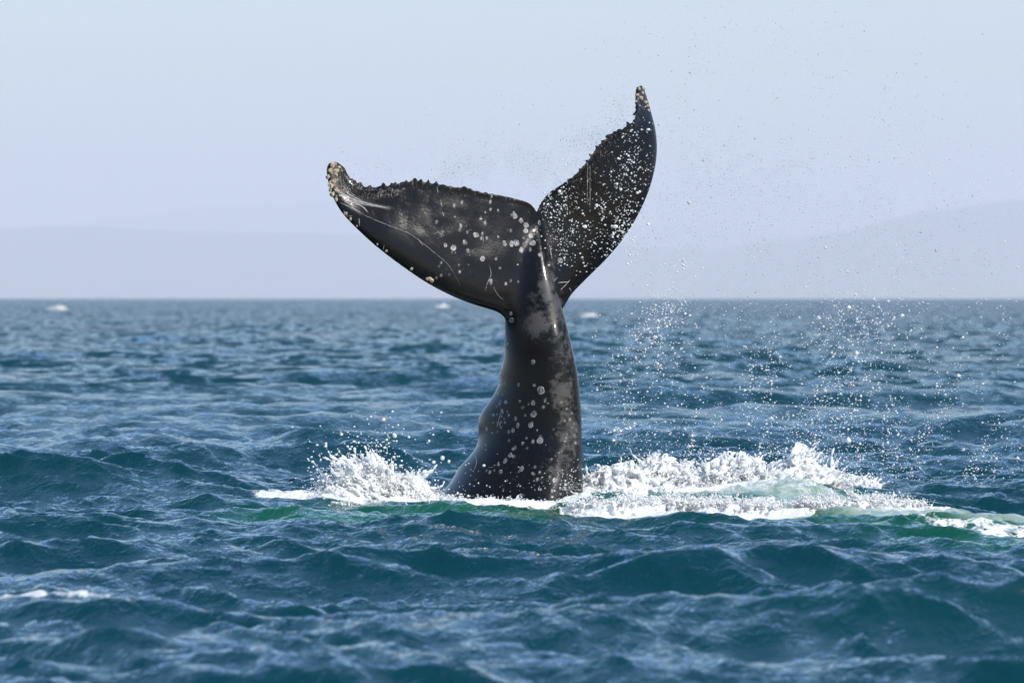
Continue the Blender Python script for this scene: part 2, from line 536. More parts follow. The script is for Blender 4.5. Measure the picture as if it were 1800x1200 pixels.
LEAD_L = [(935, 585), (905, 578), (880, 554), (845, 541), (800, 523), (750, 497), (700, 463), (660, 432), (625, 400), (600, 372), (585, 345), (577, 318), (575, 298), (581, 287)]
TRAIL_L = [(944, 374), (931, 358), (905, 349), (880, 343), (850, 338), (820, 331), (790, 326), (760, 321), (740, 319), (715, 319), (690, 324), (660, 328), (640, 327), (624, 320), (612, 308), (605, 296), (596, 288), (588, 286)]
LEAD_R = [(935, 585), (965, 575), (988, 545), (1003, 520), (1031, 490), (1065, 456), (1095, 420), (1120, 380), (1138, 340), (1149, 300), (1153, 265), (1150, 230), (1143, 200), (1137, 178), (1130, 158), (1125, 152)]
TRAIL_R = [(944, 374), (953, 354), (967, 338), (987, 324), (1010, 307), (1030, 287), (1045, 265), (1056, 252), (1072, 236), (1092, 228), (1110, 215), (1116, 205), (1118, 186), (1118, 165), (1121, 153)]


def fluke_side(lead, trail, n, nv, dep, tilt, seed, sgn):
    g = np.random.default_rng(seed)
    Lp, Tp = resample(lead, n), resample(trail, n)
    # worn, serrated trailing edge
    tan = np.gradient(Tp, axis=0); tan /= np.linalg.norm(tan, axis=1)[:, None]
    nor = np.stack([-tan[:, 1], tan[:, 0]], 1)
    nor *= np.sign(((Tp - Lp) * nor).sum(1))[:, None]
    s = np.arange(n) / n
    ser = np.zeros(n)
    pos = 0.13
    while pos < 0.90:
        w = g.uniform(0.005, 0.017)
        ser += (8.5 * g.random() ** 1.6 + 1.0) * np.clip(1 - np.abs(s - pos) / w, 0, 1) ** 0.8 * smooth01(np.array(pos), 0.1, 0.35)
        pos += g.uniform(0.010, 0.046)
    ser += 1.6 * (fbm((s * 60,), 1.0, seed, 3) - 0.5) * smooth01(s, 0.1, 0.25)
    c = (np.linspace(0, 1, nv) ** 0.8)
    P = Lp[:, None, :] * (1 - c)[None, :, None] + Tp[:, None, :] * c[None, :, None]
    P = P + (nor * (ser - 1.5 * smooth01(s, .1, .3) * (s < .9))[:, None])[:, None, :] * (c ** 9)[None, :, None]
    yy = dep(s)[:, None] + tilt(s)[:, None] * c[None, :] + 0.05 * np.sin(c * math.pi)[None, :] * (1 - s)[:, None]
    mid = px_to_world(P[..., 0], P[..., 1], yy)
    prof = 2.969 * np.sqrt(c) - 1.26 * c - 3.516 * c ** 2 + 2.843 * c ** 3 - 1.036 * c ** 4
    prof = np.clip(prof, 0, None) + 0.0
    th = (0.018 + 0.105 * (1 - s) ** 1.1)[:, None] * prof[None, :]
    th = np.maximum(th, 0.011 * np.minimum(1, 6 * (c + 0.02))[None, :])
    return mid, th


def build_tail():
    n, nv = 520, 90
    dl = lambda s: -0.42 * s - 0.12 * np.sin(s * math.pi) + 0.10 * s ** 3
    tl = lambda s: 0.22 * np.sin(np.clip(s, 0, 1) * math.pi / 2 + 0.35) * (1 - 0.6 * s)
    dr = lambda s: 0.95 * s ** 0.9 + 0.12 * s ** 2
    tr_ = lambda s: 0.08 * (1 - s) - 0.34 * np.sin(s * math.pi * 0.85) ** 1.2
    mL, tL = fluke_side(LEAD_L, TRAIL_L, n, nv, dl, tl, 3, -1)
    mR, tR = fluke_side(LEAD_R, TRAIL_R, n, nv, dr, tr_, 8, 1)
    mid = np.concatenate([mL[::-1], mR[1:]], 0)
    th = np.concatenate([tL[::-1], tR[1:]], 0)
    # normals of the middle surface, eased across the root
    du = np.gradient(mid, axis=0); dv = np.gradient(mid, axis=1)
    nn = np.cross(du, dv); nn /= np.linalg.norm(nn, axis=-1)[..., None] + 1e-9
    nn *= np.where((nn[..., 1] > 0), -1, 1)[..., None]
    ker = np.ones(41) / 41
    for k in range(3):
        for j in range(nv):
            nn[:, j, k] = np.convolve(np.pad(nn[:, j, k], 20, mode='edge'), ker, 'valid')
    nn /= np.linalg.norm(nn, axis=-1)[..., None] + 1e-9
    F = mid + nn * th[..., None]; B = mid - nn * th[..., None]
    nu = mid.shape[0]
    V = np.concatenate([F.reshape(-1, 3), B.reshape(-1, 3)])
    iF = np.arange(nu * nv).reshape(nu, nv); iB = iF + nu * nv
    fs = []
    q = lambda a, b, c_, d: np.stack([a, b, c_, d], -1).reshape(-1, 4)
    fs.append(q(iF[:-1, :-1], iF[:-1, 1:], iF[1:, 1:], iF[1:, :-1]))
    fs.append(q(iB[:-1, :-1], iB[1:, :-1], iB[1:, 1:], iB[:-1, 1:]))
    for j in (0, nv - 1):
        e = q(iF[:-1, j], iF[1:, j], iB[1:, j], iB[:-1, j])
        fs.append(e if j == 0 else e[:, ::-1])
    for i in (0, nu - 1):
        e = q(iF[i, :-1], iF[i, 1:], iB[i, 1:], iB[i, :-1])
        fs.append(e[:, ::-1] if i == 0 else e)
    Ff = np.concatenate(fs)

    # tail stock: oval sections with a keel below (right, towards the lens) and above (left, behind)
    ST = np.array([  # photo y, left, right, depth of the centre
        (378, 941, 948, 0.10), (395, 934, 951, 0.06), (420, 925, 956, 0.02), (450, 912, 962, -0.02), (480, 902, 970, -0.02),
        (510, 893, 979, 0.0), (540, 887, 988, 0.0), (570, 886, 996, 0.0), (600, 888, 1003, 0.0), (630, 886, 1010, 0.02),
        (660, 881, 1016, 0.04), (690, 874, 1019, 0.06), (720, 866, 1021, 0.08), (750, 857, 1022, 0.10), (780, 844, 1023, 0.12),
        (810, 823, 1023.5, 0.14), (840, 799, 1024, 0.16), (865, 779, 1024, 0.17), (890, 760, 1024, 0.18), (930, 732, 1023, 0.2), (1000, 715, 1020, 0.2)])
    yy = np.linspace(378, 1000, 260)
    def smooth_col(k):
        v = np.interp(yy, ST[:, 0], ST[:, k])
        kk = np.ones(15) / 15
        return np.convolve(np.pad(v, 7, mode='edge'), kk, 'valid')
    l, r_, dp = smooth_col(1), smooth_col(2), smooth_col(3)
    nth = 160
    th_ = np.linspace(0, 2 * np.pi, nth, endpoint=False)
    ven = np.array([0.60, -0.80]); lat = np.array([-0.80, -0.60])     # towards the belly keel / towards the left flank
    cs, sn = np.cos(th_), np.sin(th_)
    a_, b_ = 1.0, 0.64
    ex = 1.12
    ox = a_ * np.sign(cs) * np.abs(cs) ** ex
    oy = b_ * np.sign(sn) * np.abs(sn) ** 0.92
    sx = ox * ven[0] + oy * lat[0]; sy = ox * ven[1] + oy * lat[1]
    mn, mx = sx.min(), sx.max()
    ring = []
    for i in range(len(yy)):
        xl, xr = wx(l[i], dp[i]), wx(r_[i], dp[i])
        k = (xr - xl) / (mx - mn)
        X = xl + (sx - mn) * k
        fl = 0.30 + 0.70 * float(smooth01(np.array(yy[i]), 400, 600))
        Yd = dp[i] + sy * k * fl
        # knuckles along the back ridge
        back = np.clip(-cs * 0.85 + sn * 0.5, 0, 1) ** 3
        kn = 0.10 * math.exp(-((yy[i] - 735) / 36) ** 2) + 0.03 * math.exp(-((yy[i] - 822) / 20) ** 2) + 0.015 * math.exp(-((yy[i] - 655) / 16) ** 2)
        X = X - back * kn * 0.9; Yd = Yd + back * kn * 0.4
        Zc = wz(yy[i], dp[i])
        ring.append(np.stack([X, Yd, np.full(nth, Zc)], 1))
    ring = np.array(ring)
    base = len(V)
    V = np.concatenate([V, ring.reshape(-1, 3), ring[0].mean(0)[None], ring[-1].mean(0)[None]])
    ir = base + np.arange(len(yy) * nth).reshape(len(yy), nth)
    nx = np.roll(ir, -1, axis=1)
    Pf = q(ir[:-1], ir[1:], nx[1:], nx[:-1])
    Vl = V.tolist()
    faces = np.concatenate([Ff, Pf]).tolist()
    t0, t1 = len(V) - 2, len(V) - 1
    for j in range(nth):
        faces.append((ir[0, j], nx[0, j], t0)); faces.append((ir[-1, j], t1, nx[-1, j]))
    me = bpy.data.meshes.new('body_shells')
    me.from_pydata(Vl, [], [tuple(int(a) for a in f) for f in faces]); me.update()
    tmp = bpy.data.objects.new('body_shells', me); C.objects.link(tmp)
    md = tmp.modifiers.new('r', 'REMESH'); md.mode = 'VOXEL'; md.voxel_size = 0.009; md.adaptivity = 0
    dg = bpy.context.evaluated_depsgraph_get()
    body = bpy.data.meshes.new_from_object(tmp.evaluated_get(dg))
    bpy.data.objects.remove(tmp); bpy.data.meshes.remove(me)
    nvt = len(body.vertices)
    co = np.empty(nvt * 3, np.float32); body.vertices.foreach_get('co', co); co = co.reshape(-1, 3).astype(float)
    ne = len(body.edges)
    ed = np.empty(ne * 2, np.int32); body.edges.foreach_get('vertices', ed); ed = ed.reshape(-1, 2)
    deg = np.bincount(ed.ravel(), minlength=nvt).astype(float)
    def lap(f):
        out = np.zeros_like(f)
        for k in range(f.shape[1]):
            out[:, k] = np.bincount(ed[:, 0], f[ed[:, 1], k], nvt) + np.bincount(ed[:, 1], f[ed[:, 0], k], nvt)
        return out / deg[:, None] - f
    # ease the join of stock and flukes, keep the thin edges crisp
    PX = co[:, 0] / (D + co[:, 1]) * FPX + 900
    PY = HOR + (H - co[:, 2]) / (D + co[:, 1]) * FPX
    wj = np.clip(gauss(PX, 915, 55) * gauss(PY, 505, 85) * 1.6, 0, 1) * (PY > 385)
    for it in range(220):
        co += 0.5 * wj[:, None] * lap(co)
    for it in range(3):
        co += 0.3 * lap(co); co -= 0.31 * lap(co)
    # slow unevenness of the flesh
    nz = fbm((co[:, 0], co[:, 1], co[:, 2]), 3.0, 40, 3) - 0.5
    co[:, 2] += 0; co[:, 1] += 0.02 * nz
    body.vertices.foreach_set('co', co.astype(np.float32).ravel())
    body.polygons.foreach_set('use_smooth', np.ones(len(body.polygons), dtype=bool))
    body.update()
    return body, PX, PY


whale = bpy.data.objects.new('whale', None); C.objects.link(whale)
whale.location = (0, 0.1, 0)
tag(whale, 'black whale tail raised upright from the sea with spread flukes and barnacled tips', 'whale')
body_me, PX, PY = build_tail()
body_me.name = 'body'
body_me.materials.clear(); body_me.materials.append(M_SKIN)
body = bpy.data.objects.new('body', body_me); C.objects.link(body)
body.parent = whale; body.matrix_parent_inverse = whale.matrix_world.inverted() if False else body.matrix_parent_inverse
body.location = (0, -0.1, 0)
nvt = len(body_me.vertices)
nrm = np.empty(nvt * 3, np.float32); body_me.vertices.foreach_get('normal', nrm); nrm = nrm.reshape(-1, 3)
front = smooth01(-nrm[:, 1], 0.0, 0.25)
print('tail verts', nvt)

# marks on the skin: mottled grey patches, scratches, raked trailing edge
mott = np.zeros(nvt)
for (x, y, rx, ry, a) in [(962, 500, 16, 45, .9), (945, 570, 26, 28, .9), (975, 545, 22, 45, .7), (990, 620, 22, 50, .55), (985, 690, 26, 40, .75), (1000, 760, 24, 60, .7), (985, 830, 40, 60, .4),
                          (895, 815, 45, 50, .18), (1005, 870, 25, 40, .5), (935, 540, 18, 30, .45), (985, 420, 40, 30, .15), (760, 474, 60, 7, .10), (690, 434, 50, 8, .12), (820, 500, 45, 8, .10), (630, 395, 22, 10, .12), (590, 310, 14, 25, .7), (1126, 175, 12, 25, .6), (968, 410, 12, 40, .4)]:
    mott = np.maximum(mott, a * np.exp(-((PX - x) / rx) ** 2 - ((PY - y) / ry) ** 2) ** 1.0)
mott = np.clip(mott * front * 1.25, 0, 1)


def seg_dist(poly):
    d = np.full(nvt, 1e9)
    for (ax, ay), (bx, by) in zip(poly[:-1], poly[1:]):
        vx, vy = bx - ax, by - ay
        t = np.clip(((PX - ax) * vx + (PY - ay) * vy) / (vx * vx + vy * vy + 1e-9), 0, 1)
        d = np.minimum(d, np.hypot(PX - ax - t * vx, PY - ay - t * vy))
    return d


scr = np.zeros(nvt)
SCR = [([(600, 358), (640, 378), (680, 395), (718, 410), (740, 425), (765, 445), (790, 468), (810, 503)], 0.9, .55),
       ([(596, 338), (625, 352), (655, 360), (683, 366)], 2.6, .55), ([(598, 344), (630, 357), (670, 364), (683, 364)], 1.6, .5), ([(600, 350), (635, 362), (648, 375)], 2.0, .45),
       ([(600, 335), (640, 355), (660, 362)], 1.4, .5), ([(598, 356), (640, 376)], 1.6, .5),
       ([(768, 328), (770, 340)], 1.7, .7), ([(774, 350), (777, 365)], 1.5, .7), ([(777, 372), (781, 381)], 1.5, .6), ([(734, 418), (744, 432)], 1.2, .6),
       ([(860, 465), (863, 482), (856, 500), (853, 512)], 1.0, .5), ([(867, 503), (875, 518), (885, 527)], 1.2, .7), ([(850, 413), (849, 430)], 1.0, .5), ([(616, 378), (617, 392)], 1.6, .8), ([(631, 383), (632, 398)], 1.4, .8),
       ([(604, 370), (612, 382)], 1.6, .8), ([(612, 380), (620, 380)], 1.4, .8), ([(625, 408), (638, 411)], 1.6, .8), ([(645, 428), (652, 432)], 1.6, .8), ([(673, 440), (676, 430)], 1.4, .6),
       ([(1037, 290), (1037, 365)], 0.8, .35), ([(1033, 285), (1032, 360)], 0.8, .3), ([(966, 430), (970, 455)], 1.6, .35), ([(980, 497), (1000, 495)], 2.0, .6), ([(985, 510), (1002, 492)], 1.4, .6), ([(1000, 505), (1004, 512)], 2.0, .55), ([(996, 527), (999, 533)], 2.0, .5), ([(973, 495), (980, 487)], 1.2, .5), ([(1040, 470), (1042, 480)], 1.2, .5),
       ([(835, 800), (838, 812), (834, 825)], 1.3, .6), ([(858, 822), (868, 820)], 1.0, .5), ([(862, 550), (880, 548)], 1.2, .6), ([(880, 725), (874, 750)], 1.2, .7), ([(790, 398), (752, 388)], 0.1, .1)]
for poly, w, a in SCR[1:3]:
    scr = np.maximum(scr, a * 0.35 * (1 - smooth01(seg_dist(poly), w * 0.35, w * 1.6 + .45)))
# small specks strung along the left flank and the fluke roots
sp_rng = np.random.default_rng(12)
for k in range(190):
    u = sp_rng.random()
    if u < 0.30: x, y = 885 - sp_rng.random() * 12 + sp_rng.normal(0, 4), 600 + sp_rng.random() * 160
    elif u < 0.75: x, y = sp_rng.uniform(810, 1020), sp_rng.uniform(700, 885)
    else: x, y = sp_rng.uniform(760, 950), sp_rng.uniform(340, 500)
    rr = sp_rng.uniform(0.8, 1.9)
    m = (np.abs(PX - x) < 4) & (np.abs(PY - y) < 4)
    dd = np.hypot(PX[m] - x, (PY[m] - y) * sp_rng.uniform(.5, 1))
    scr[m] = np.maximum(scr[m], sp_rng.uniform(.3, .8) * (1 - smooth01(dd, rr * .6, rr * 1.4 + .4)))
scr *= front
TL = resample(TRAIL_L, 60); TR = resample(TRAIL_R, 60)
dT = np.full(nvt, 1e9)
for p in TL[12:58]: dT = np.minimum(dT, np.hypot(PX - p[0], PY - p[1]))
for p in TR[15:58]: dT = np.minimum(dT, np.hypot(PX - p[0], PY - p[1]))
rake = (1 - smooth01(dT, 4, 32)) * front
set_attr(body_me, 'mottle', mott); set_attr(body_me, 'scratch', scr); set_attr(body_me, 'rake', rake)

# barnacles and ring scars seated on the skin
co = np.empty(nvt * 3, np.float32); body_me.vertices.foreach_get('co', co); co = co.reshape(-1, 3)
pv = np.empty(len(body_me.loops), np.int32); body_me.loops.foreach_get('vertex_index', pv)
pl = np.empty(len(body_me.polygons), np.int32); body_me.polygons.foreach_get('loop_total', pl)
assert (pl == 4).all()
bvh = BVHTree.FromPolygons(co.tolist(), pv.reshape(-1, 4).tolist())
EYE = Vector((0, -D, H))


def lathe(prof, n, jitter, seed):
    g = random.Random(seed)
    vs_, fs_ = [], []
    ph = [1 + g.uniform(-jitter, jitter) for _ in range(n)]
    for r0, z0 in prof:
        for k in range(n):
            a = 2 * math.pi * k / n
            vs_.append((r0 * ph[k] * math.cos(a), r0 * ph[k] * math.sin(a), z0))
    for i in range(len(prof) - 1):
        for k in range(n):
            k2 = (k + 1) % n
            fs_.append((i * n + k, i * n + k2, (i + 1) * n + k2, (i + 1) * n + k))
    return vs_, fs_


def proto(name, prof, n, jit, seed, mat):
    v, f = lathe(prof, n, jit, seed)
    o = mesh_obj(name, v, f, mat, link=False)
    me = o.data; bpy.data.objects.remove(o)
    return me


BARN = [proto('barnacle', [(1.0, -0.3), (0.95, 0.1), (0.72, 0.62), (0.50, 0.80), (0.38, 0.72), (0.30, 0.35), (0.0, 0.3)], 9, .3, s, M_BARN) for s in (1, 2, 3)]
RING = [proto('scar_ring', [(1.0, -0.12), (0.92, 0.10), (0.80, 0.14), (0.62, 0.07), (0.35, 0.08), (0.0, 0.10)], 16, .2, s, M_SCAR) for s in (4, 5)]
DISC = proto('scar_disc', [(1.0, -0.06), (0.9, 0.10), (0.6, 0.06), (0.42, 0.16), (0.0, 0.18)], 14, .10, 6, M_SCAR)


def seat(name, me, px, py, r, edge=False, squash=1.0):
    rad = r / FPX * D
    dirv = Vector(((px - 900) / FPX, 1, -(py - HOR) / FPX)).normalized()
    hit = bvh.ray_cast(EYE, dirv)
    if hit[0] is None or edge:
        guess = hit[0] if hit[0] is not None else None
        if guess is None:
            Yg = (-0.42 if px < 800 else 1.0 if px > 1080 else 0)
            t_ = (D + Yg) / dirv.y
            guess = EYE + dirv * t_
        near = bvh.find_nearest(guess)
        p, nrm_ = near[0], near[1]
    else:
        p, nrm_ = hit[0], hit[1]
    o = bpy.data.objects.new(name, me)
    C.objects.link(o); o.parent = whale
    o.location = Vector(p) - whale.location
    o.rotation_euler = Vector(nrm_).to_track_quat('Z', 'Y').to_euler()
    o.scale = (rad * squash, rad, rad * (1.0 if me.name.startswith('barn') else 0.8))
    return o


def scratch(poly, w, seed):
    g = random.Random(seed)
    q = resample(poly, max(4, int(sum(math.dist(a, b) for a, b in zip(poly[:-1], poly[1:])) / 2.5)))
    tan = np.gradient(q, axis=0); tan /= np.linalg.norm(tan, axis=1)[:, None] + 1e-9
    vs_, fs_ = [], []
    n = len(q)
    for k in range(n):
        t = k / (n - 1)
        hw = w * 0.5 * (math.sin(math.pi * min(1, max(0, t))) ** 0.5 * 0.85 + 0.15) * g.uniform(.55, 1.25)
        x, y = q[k] + np.array([g.uniform(-.3, .3), g.uniform(-.3, .3)])
        row = []
        for o_, lift in ((-hw, 0.0012), (0, 0.0035), (hw, 0.0012)):
            ax_, ay_ = x - tan[k][1] * o_, y + tan[k][0] * o_
            hit = bvh.ray_cast(EYE, Vector(((ax_ - 900) / FPX, 1, -(ay_ - HOR) / FPX)).normalized())
            if hit[0] is None: return
            row.append(tuple(hit[0] + hit[1] * lift - whale.location))
        vs_ += row
        if k:
            b0 = len(vs_) - 6
            fs_ += [(b0, b0 + 1, b0 + 4, b0 + 3), (b0 + 1, b0 + 2, b0 + 5, b0 + 4)]
    mesh_obj('scratch', vs_, fs_, M_SCRATCH, whale)


for k, (poly, w, a) in enumerate(SCR[:-1]):
    scratch(poly, max(0.9, w * 0.95), k)

BN = [(585, 292, 7), (592, 300, 5), (590, 308, 6), (577, 312, 6), (586, 318, 6), (577, 326, 6), (590, 335, 5), (584, 342, 7), (585, 352, 5), (580, 300, 5), (596, 294, 4), (583, 305, 4), (594, 316, 3.5), (581, 334, 4), (588, 326, 3.5), (577, 319, 4), (600, 301, 3), (589, 288, 4.5), (592, 345, 3),
      (752, 499, 4.5), (760, 504, 4.5), (720, 482, 3.5), (676, 447, 3.5), (660, 434, 3), (612, 390, 3.5), (604, 378, 3.5), (624, 402, 3),
      (1123, 157, 5), (1121, 166, 5), (1126, 173, 4.5), (1130, 164, 5), (1135, 179, 4.5), (1141, 195, 4.5), (1119, 178, 4), (1137, 186, 3), (1131, 156, 4)]
bg = random.Random(4)
for i, (x, y, r) in enumerate(BN):
    seat('barnacle', BARN[i % 3], x + bg.uniform(-1, 1), y + bg.uniform(-1, 1), r * bg.uniform(.6, .95), True, bg.uniform(.7, 1.2))
RN = [(783, 431, 5.5), (797, 436, 6.5), (837, 413, 5.5), (848, 455, 6), (905, 380, 6), (916, 388, 5), (925, 396, 6), (924, 406, 5.5), (933, 415, 6.5), (936, 427, 5.5), (887, 428, 6.5), (899, 429, 6), (908, 427, 6.5), (916, 440, 7),
      (949, 448, 4.5), (985, 458, 5), (984, 374, 5), (948, 392, 5), (898, 551, 4), (899, 563, 5), (951, 686, 8.5), (937, 708, 5), (912, 676, 4), (938, 728, 6), (933, 747, 6.5), (910, 748, 6.5), (902, 757, 4.5), (949, 774, 6.5), (919, 779, 4.5), (897, 800, 5), (903, 802, 4.5), (888, 810, 5.5), (880, 829, 5.5), (917, 824, 5.5), (902, 789, 4), (974, 844, 4.5), (847, 876, 5), (1013, 757, 4), (939, 677, 3.5)]
for i, (x, y, r) in enumerate(RN):
    seat('scar_ring', RING[i % 2], x, y, r * bg.uniform(.8, 1.05), False, bg.uniform(.6, 1.05))
DN = [(937, 636, 5), (822, 440, 4), (938, 710, 3), (951, 686, 3.4), (853, 373, 2.4), (925, 770, 2.6), (944, 756, 2.2), (985, 858, 3), (855, 827, 3), (854, 782, 3), (848, 786, 3), (950, 860, 3)]
for (x, y, r) in DN:
    seat('scar_spot', DISC, x, y, r, False, bg.uniform(.6, 1.0))


# ------------------------------------------------------------------ splashes
def surface_nets(f, h, org):
    """naive surface nets of f > 0 on a regular grid; returns vertices and quads"""
    ins = f > 0
    nx, ny, nz = f.shape
    cnt = np.zeros((nx - 1, ny - 1, nz - 1), np.int16)
    for i in (0, 1):
        for j in (0, 1):
            for k in (0, 1):
                cnt += ins[i:nx - 1 + i, j:ny - 1 + j, k:nz - 1 + k]
    act = (cnt > 0) & (cnt < 8)
    ids = np.full(act.shape, -1, np.int64)
    A = np.argwhere(act); ids[act] = np.arange(len(A))
    ps = np.zeros((len(A), 3)); ct = np.zeros(len(A))
    for ax in range(3):
        o1, o2 = [a for a in range(3) if a != ax]
        for u in (0, 1):
            for v in (0, 1):
                a0 = A.copy(); a0[:, o1] += u; a0[:, o2] += v
                a1 = a0.copy(); a1[:, ax] += 1
                f0 = f[a0[:, 0], a0[:, 1], a0[:, 2]]; f1 = f[a1[:, 0], a1[:, 1], a1[:, 2]]
                cr = (f0 > 0) != (f1 > 0)
                t = np.where(cr, f0 / np.where(cr, f0 - f1, 1), 0)
                p = a0.astype(float); p[:, ax] += t
                ps[cr] += p[cr]; ct[cr] += 1
    V = ps / ct[:, None] * h + np.asarray(org)
    quads = []
    for ax in range(3):
        o1, o2 = [(1, 2), (2, 0), (0, 1)][ax]
        sl0 = [slice(1, -1)] * 3; sl1 = [slice(1, -1)] * 3
        sl0[ax] = slice(0, -1); sl1[ax] = slice(1, None)
        a, b = ins[tuple(sl0)], ins[tuple(sl1)]
        E = np.argwhere(a != b); sgn = a[a != b]
        E = E + 1; E[:, ax] -= 1
        def cell(d1, d2):
            c = E.copy(); c[:, o1] += d1; c[:, o2] += d2
            return ids[c[:, 0], c[:, 1], c[:, 2]]
        Q = np.stack([cell(-1, -1), cell(0, -1), cell(0, 0), cell(-1, 0)], 1)
        Q[~sgn] = Q[~sgn][:, ::-1]
        quads.append(Q)
    return V, np.concatenate(quads)


def keep_big(V, Q, minv=10):
    return V, Q


def icosphere():
    p = (1 + 5 ** .5) / 2
    v = np.array([(-1, p, 0), (1, p, 0), (-1, -p, 0), (1, -p, 0), (0, -1, p), (0, 1, p), (0, -1, -p), (0, 1, -p), (p, 0, -1), (p, 0, 1), (-p, 0, -1), (-p, 0, 1)], float)
    v /= np.linalg.norm(v[0])
    f = np.array([(0, 11, 5), (0, 5, 1), (0, 1, 7), (0, 7, 10), (0, 10, 11), (1, 5, 9), (5, 11, 4), (11, 10, 2), (10, 7, 6), (7, 1, 8), (3, 9, 4), (3, 4, 2), (3, 2, 6), (3, 6, 8), (3, 8, 9), (4, 9, 5), (2, 4, 11), (6, 2, 10), (8, 6, 7), (9, 8, 1)])
    return v, f


IV, IF = icosphere()


def octa():
    v = np.array([(1, 0, 0), (-1, 0, 0), (0, 1, 0), (0, -1, 0), (0, 0, 1), (0, 0, -1)], float)
    f = np.array([(0, 2, 4), (2, 1, 4), (1, 3, 4), (3, 0, 4), (2, 0, 5), (1, 2, 5), (3, 1, 5), (0, 3, 5)])
    return v, f


OV, OF = octa()


def beads(parent, P, r, seed):
    """fine broken water belonging to one splash"""
    g = np.random.default_rng(seed)
    n = len(P)
    sc = r[:, None] * g.uniform(0.6, 1.5, (n, 3)) * 1.15
    V = (P[:, None, :] + OV[None] * sc[:, None, :]).reshape(-1, 3)
    F = (OF[None] + (np.arange(n) * 6)[:, None, None]).reshape(-1, 3)
    o = mesh_obj('froth_beads', V, F, M_DROPW, parent)
    o['kind'] = 'stuff'


def splash(name, top, px0, px1, ybase, dep0, dep1, lean, label, seed, h=0.0065, breakup=1.0, stretch=1.25, core=0.5, zlow=0.12, jets=(), nj=0, nb=0, solid=0.58):
    """top: list of (photo x, photo y) for the height the thrown water reaches; broken into sheets, strings and beads by noise"""
    x0, x1 = wx(px0), wx(px1)
    zt = max(wz(b) for a, b in top) * 1.0 + 0.16
    zb = wz(ybase) - zlow
    X = np.arange(x0 - .1, x1 + .1, h); Y = np.arange(dep0 - .05, dep1 + .05, h * 1.25); Z = np.arange(zb, zt, h)
    gx, gy, gz = np.meshgrid(X, Y, Z, indexing='ij')
    gx = gx.astype(np.float32); gy = gy.astype(np.float32); gz = gz.astype(np.float32)
    tz = np.interp(X, [wx(a) for a, b in top], [wz(b) for a, b in top])[:, None, None]
    b0 = wz(ybase)
    hh = (gz - b0) / np.maximum((tz - b0) * solid, 0.03)
    yc = (dep0 + dep1) / 2; yh = (dep1 - dep0) / 2
    yd = np.abs(gy - yc - 0.05 * np.sin(gx * 5)) / yh
    # domain swept along the throw so that strings follow it
    qx = gx - lean * np.clip(gz - b0, 0, None); qz = gz / stretch
    w1 = lattice_noise((qx, gy, qz), 4.5, seed + 50) - 0.5
    w2 = lattice_noise((qx + 9, gy, qz), 4.5, seed + 51) - 0.5
    w3 = lattice_noise((qx, gy + 9, qz), 9.0, seed + 52) - 0.5
    qx = qx + 0.16 * w1 + 0.05 * w3; qy = gy + 0.16 * w2; qz = qz + 0.10 * w1 - 0.05 * w3
    big = fbm((qx, qy, qz), 8.0, seed, 2)
    rid = 1 - np.abs(2 * lattice_noise((qx, qy, qz), 17.0, seed + 10) - 1)
    rid2 = 1 - np.abs(2 * lattice_noise((qx, qy, qz), 31.0, seed + 11) - 1)
    fine = fbm((qx, qy, qz), 60.0, seed + 20, 1)
    up = np.clip(hh, 0, 1.3)
    f = core * (1.0 - hh) + breakup * (0.4 + 0.45 * up) * (1.1 * (big - 0.5) + 0.9 * (rid - 0.62) + 0.75 * (rid2 - 0.62) + 0.55 * (fine - 0.5)) - 0.40 * yd ** 2 + 0.02
    f = np.maximum(f, 3.0 * (0.22 - hh) - 2.2 * np.clip(yd - 0.35, 0, None))
    f = np.minimum(f, 2 * (1.9 - hh))
    # strings of water thrown out along ballistic paths, thinning into beads
    g = np.random.default_rng(seed + 7)
    J = [(a, b, c_, d_, 1.0) for a, b, c_, d_ in jets]
    for _ in range(nj):
        a = g.uniform(px0 + 15, px1 - 15)
        ty = float(np.interp(a, [q[0] for q in top], [q[1] for q in top]))
        sx_ = (a - (px0 + px1) / 2) / (px1 - px0)
        J.append((a, ty + g.uniform(5, 25), a + g.normal(0, 14) + lean * 20 + sx_ * 45, ty - abs(g.normal(0, 16)), g.uniform(.4, .9)))
    for a, b, c_, d_, k_ in J:
        yj = yc + g.normal(0, yh * .45); bow = g.normal(0, 6)
        ph_ = g.uniform(0, 6)
        for t in np.linspace(0, 1, 46):
            if t > .72 and math.sin(t * 60 + ph_) < 0.1: continue
            cx_ = wx(a + (c_ - a) * t + bow * math.sin(t * math.pi)); cz_ = wz(b + (d_ - b) * (t * 1.35 - .35 * t * t) + 2 * math.sin(9 * t + ph_))
            rr_ = (0.017 * (1 - t) ** 1.2 + 0.0058) * k_ * (1 + .35 * math.sin(23 * t + ph_))
            i0, j0, k0 = [int((q - q0[0]) / st) for q, q0, st in ((cx_, X, h), (yj, Y, h * 1.25), (cz_, Z, h))]
            m_ = int(rr_ / h) + 2
            sl = tuple(slice(max(0, v - m_), max(0, v + m_ + 1)) for v in (i0, j0, k0))
            if 0 in f[sl].shape: continue
            dd = np.sqrt((gx[sl] - cx_) ** 2 + (gy[sl] - yj) ** 2 + (gz[sl] - cz_) ** 2)
            f[sl] = np.maximum(f[sl], (rr_ - dd) * 20)
    e = np.minimum((gx - x0 + .1), (x1 + .1 - gx)) * 4
    f = np.minimum(f, e)
    f[0] = f[-1] = -1; f[:, 0] = f[:, -1] = -1; f[:, :, 0] = f[:, :, -1] = -1
    # close the small hollows no one can see
    cs_ = np.pad((f > 0).astype(np.float32), 4)
    for ax in range(3):
        cm = np.cumsum(cs_, axis=ax)
        cs_ = (np.take(cm, range(8, cm.shape[ax]), axis=ax) - np.take(cm, range(0, cm.shape[ax] - 8), axis=ax)) / 8
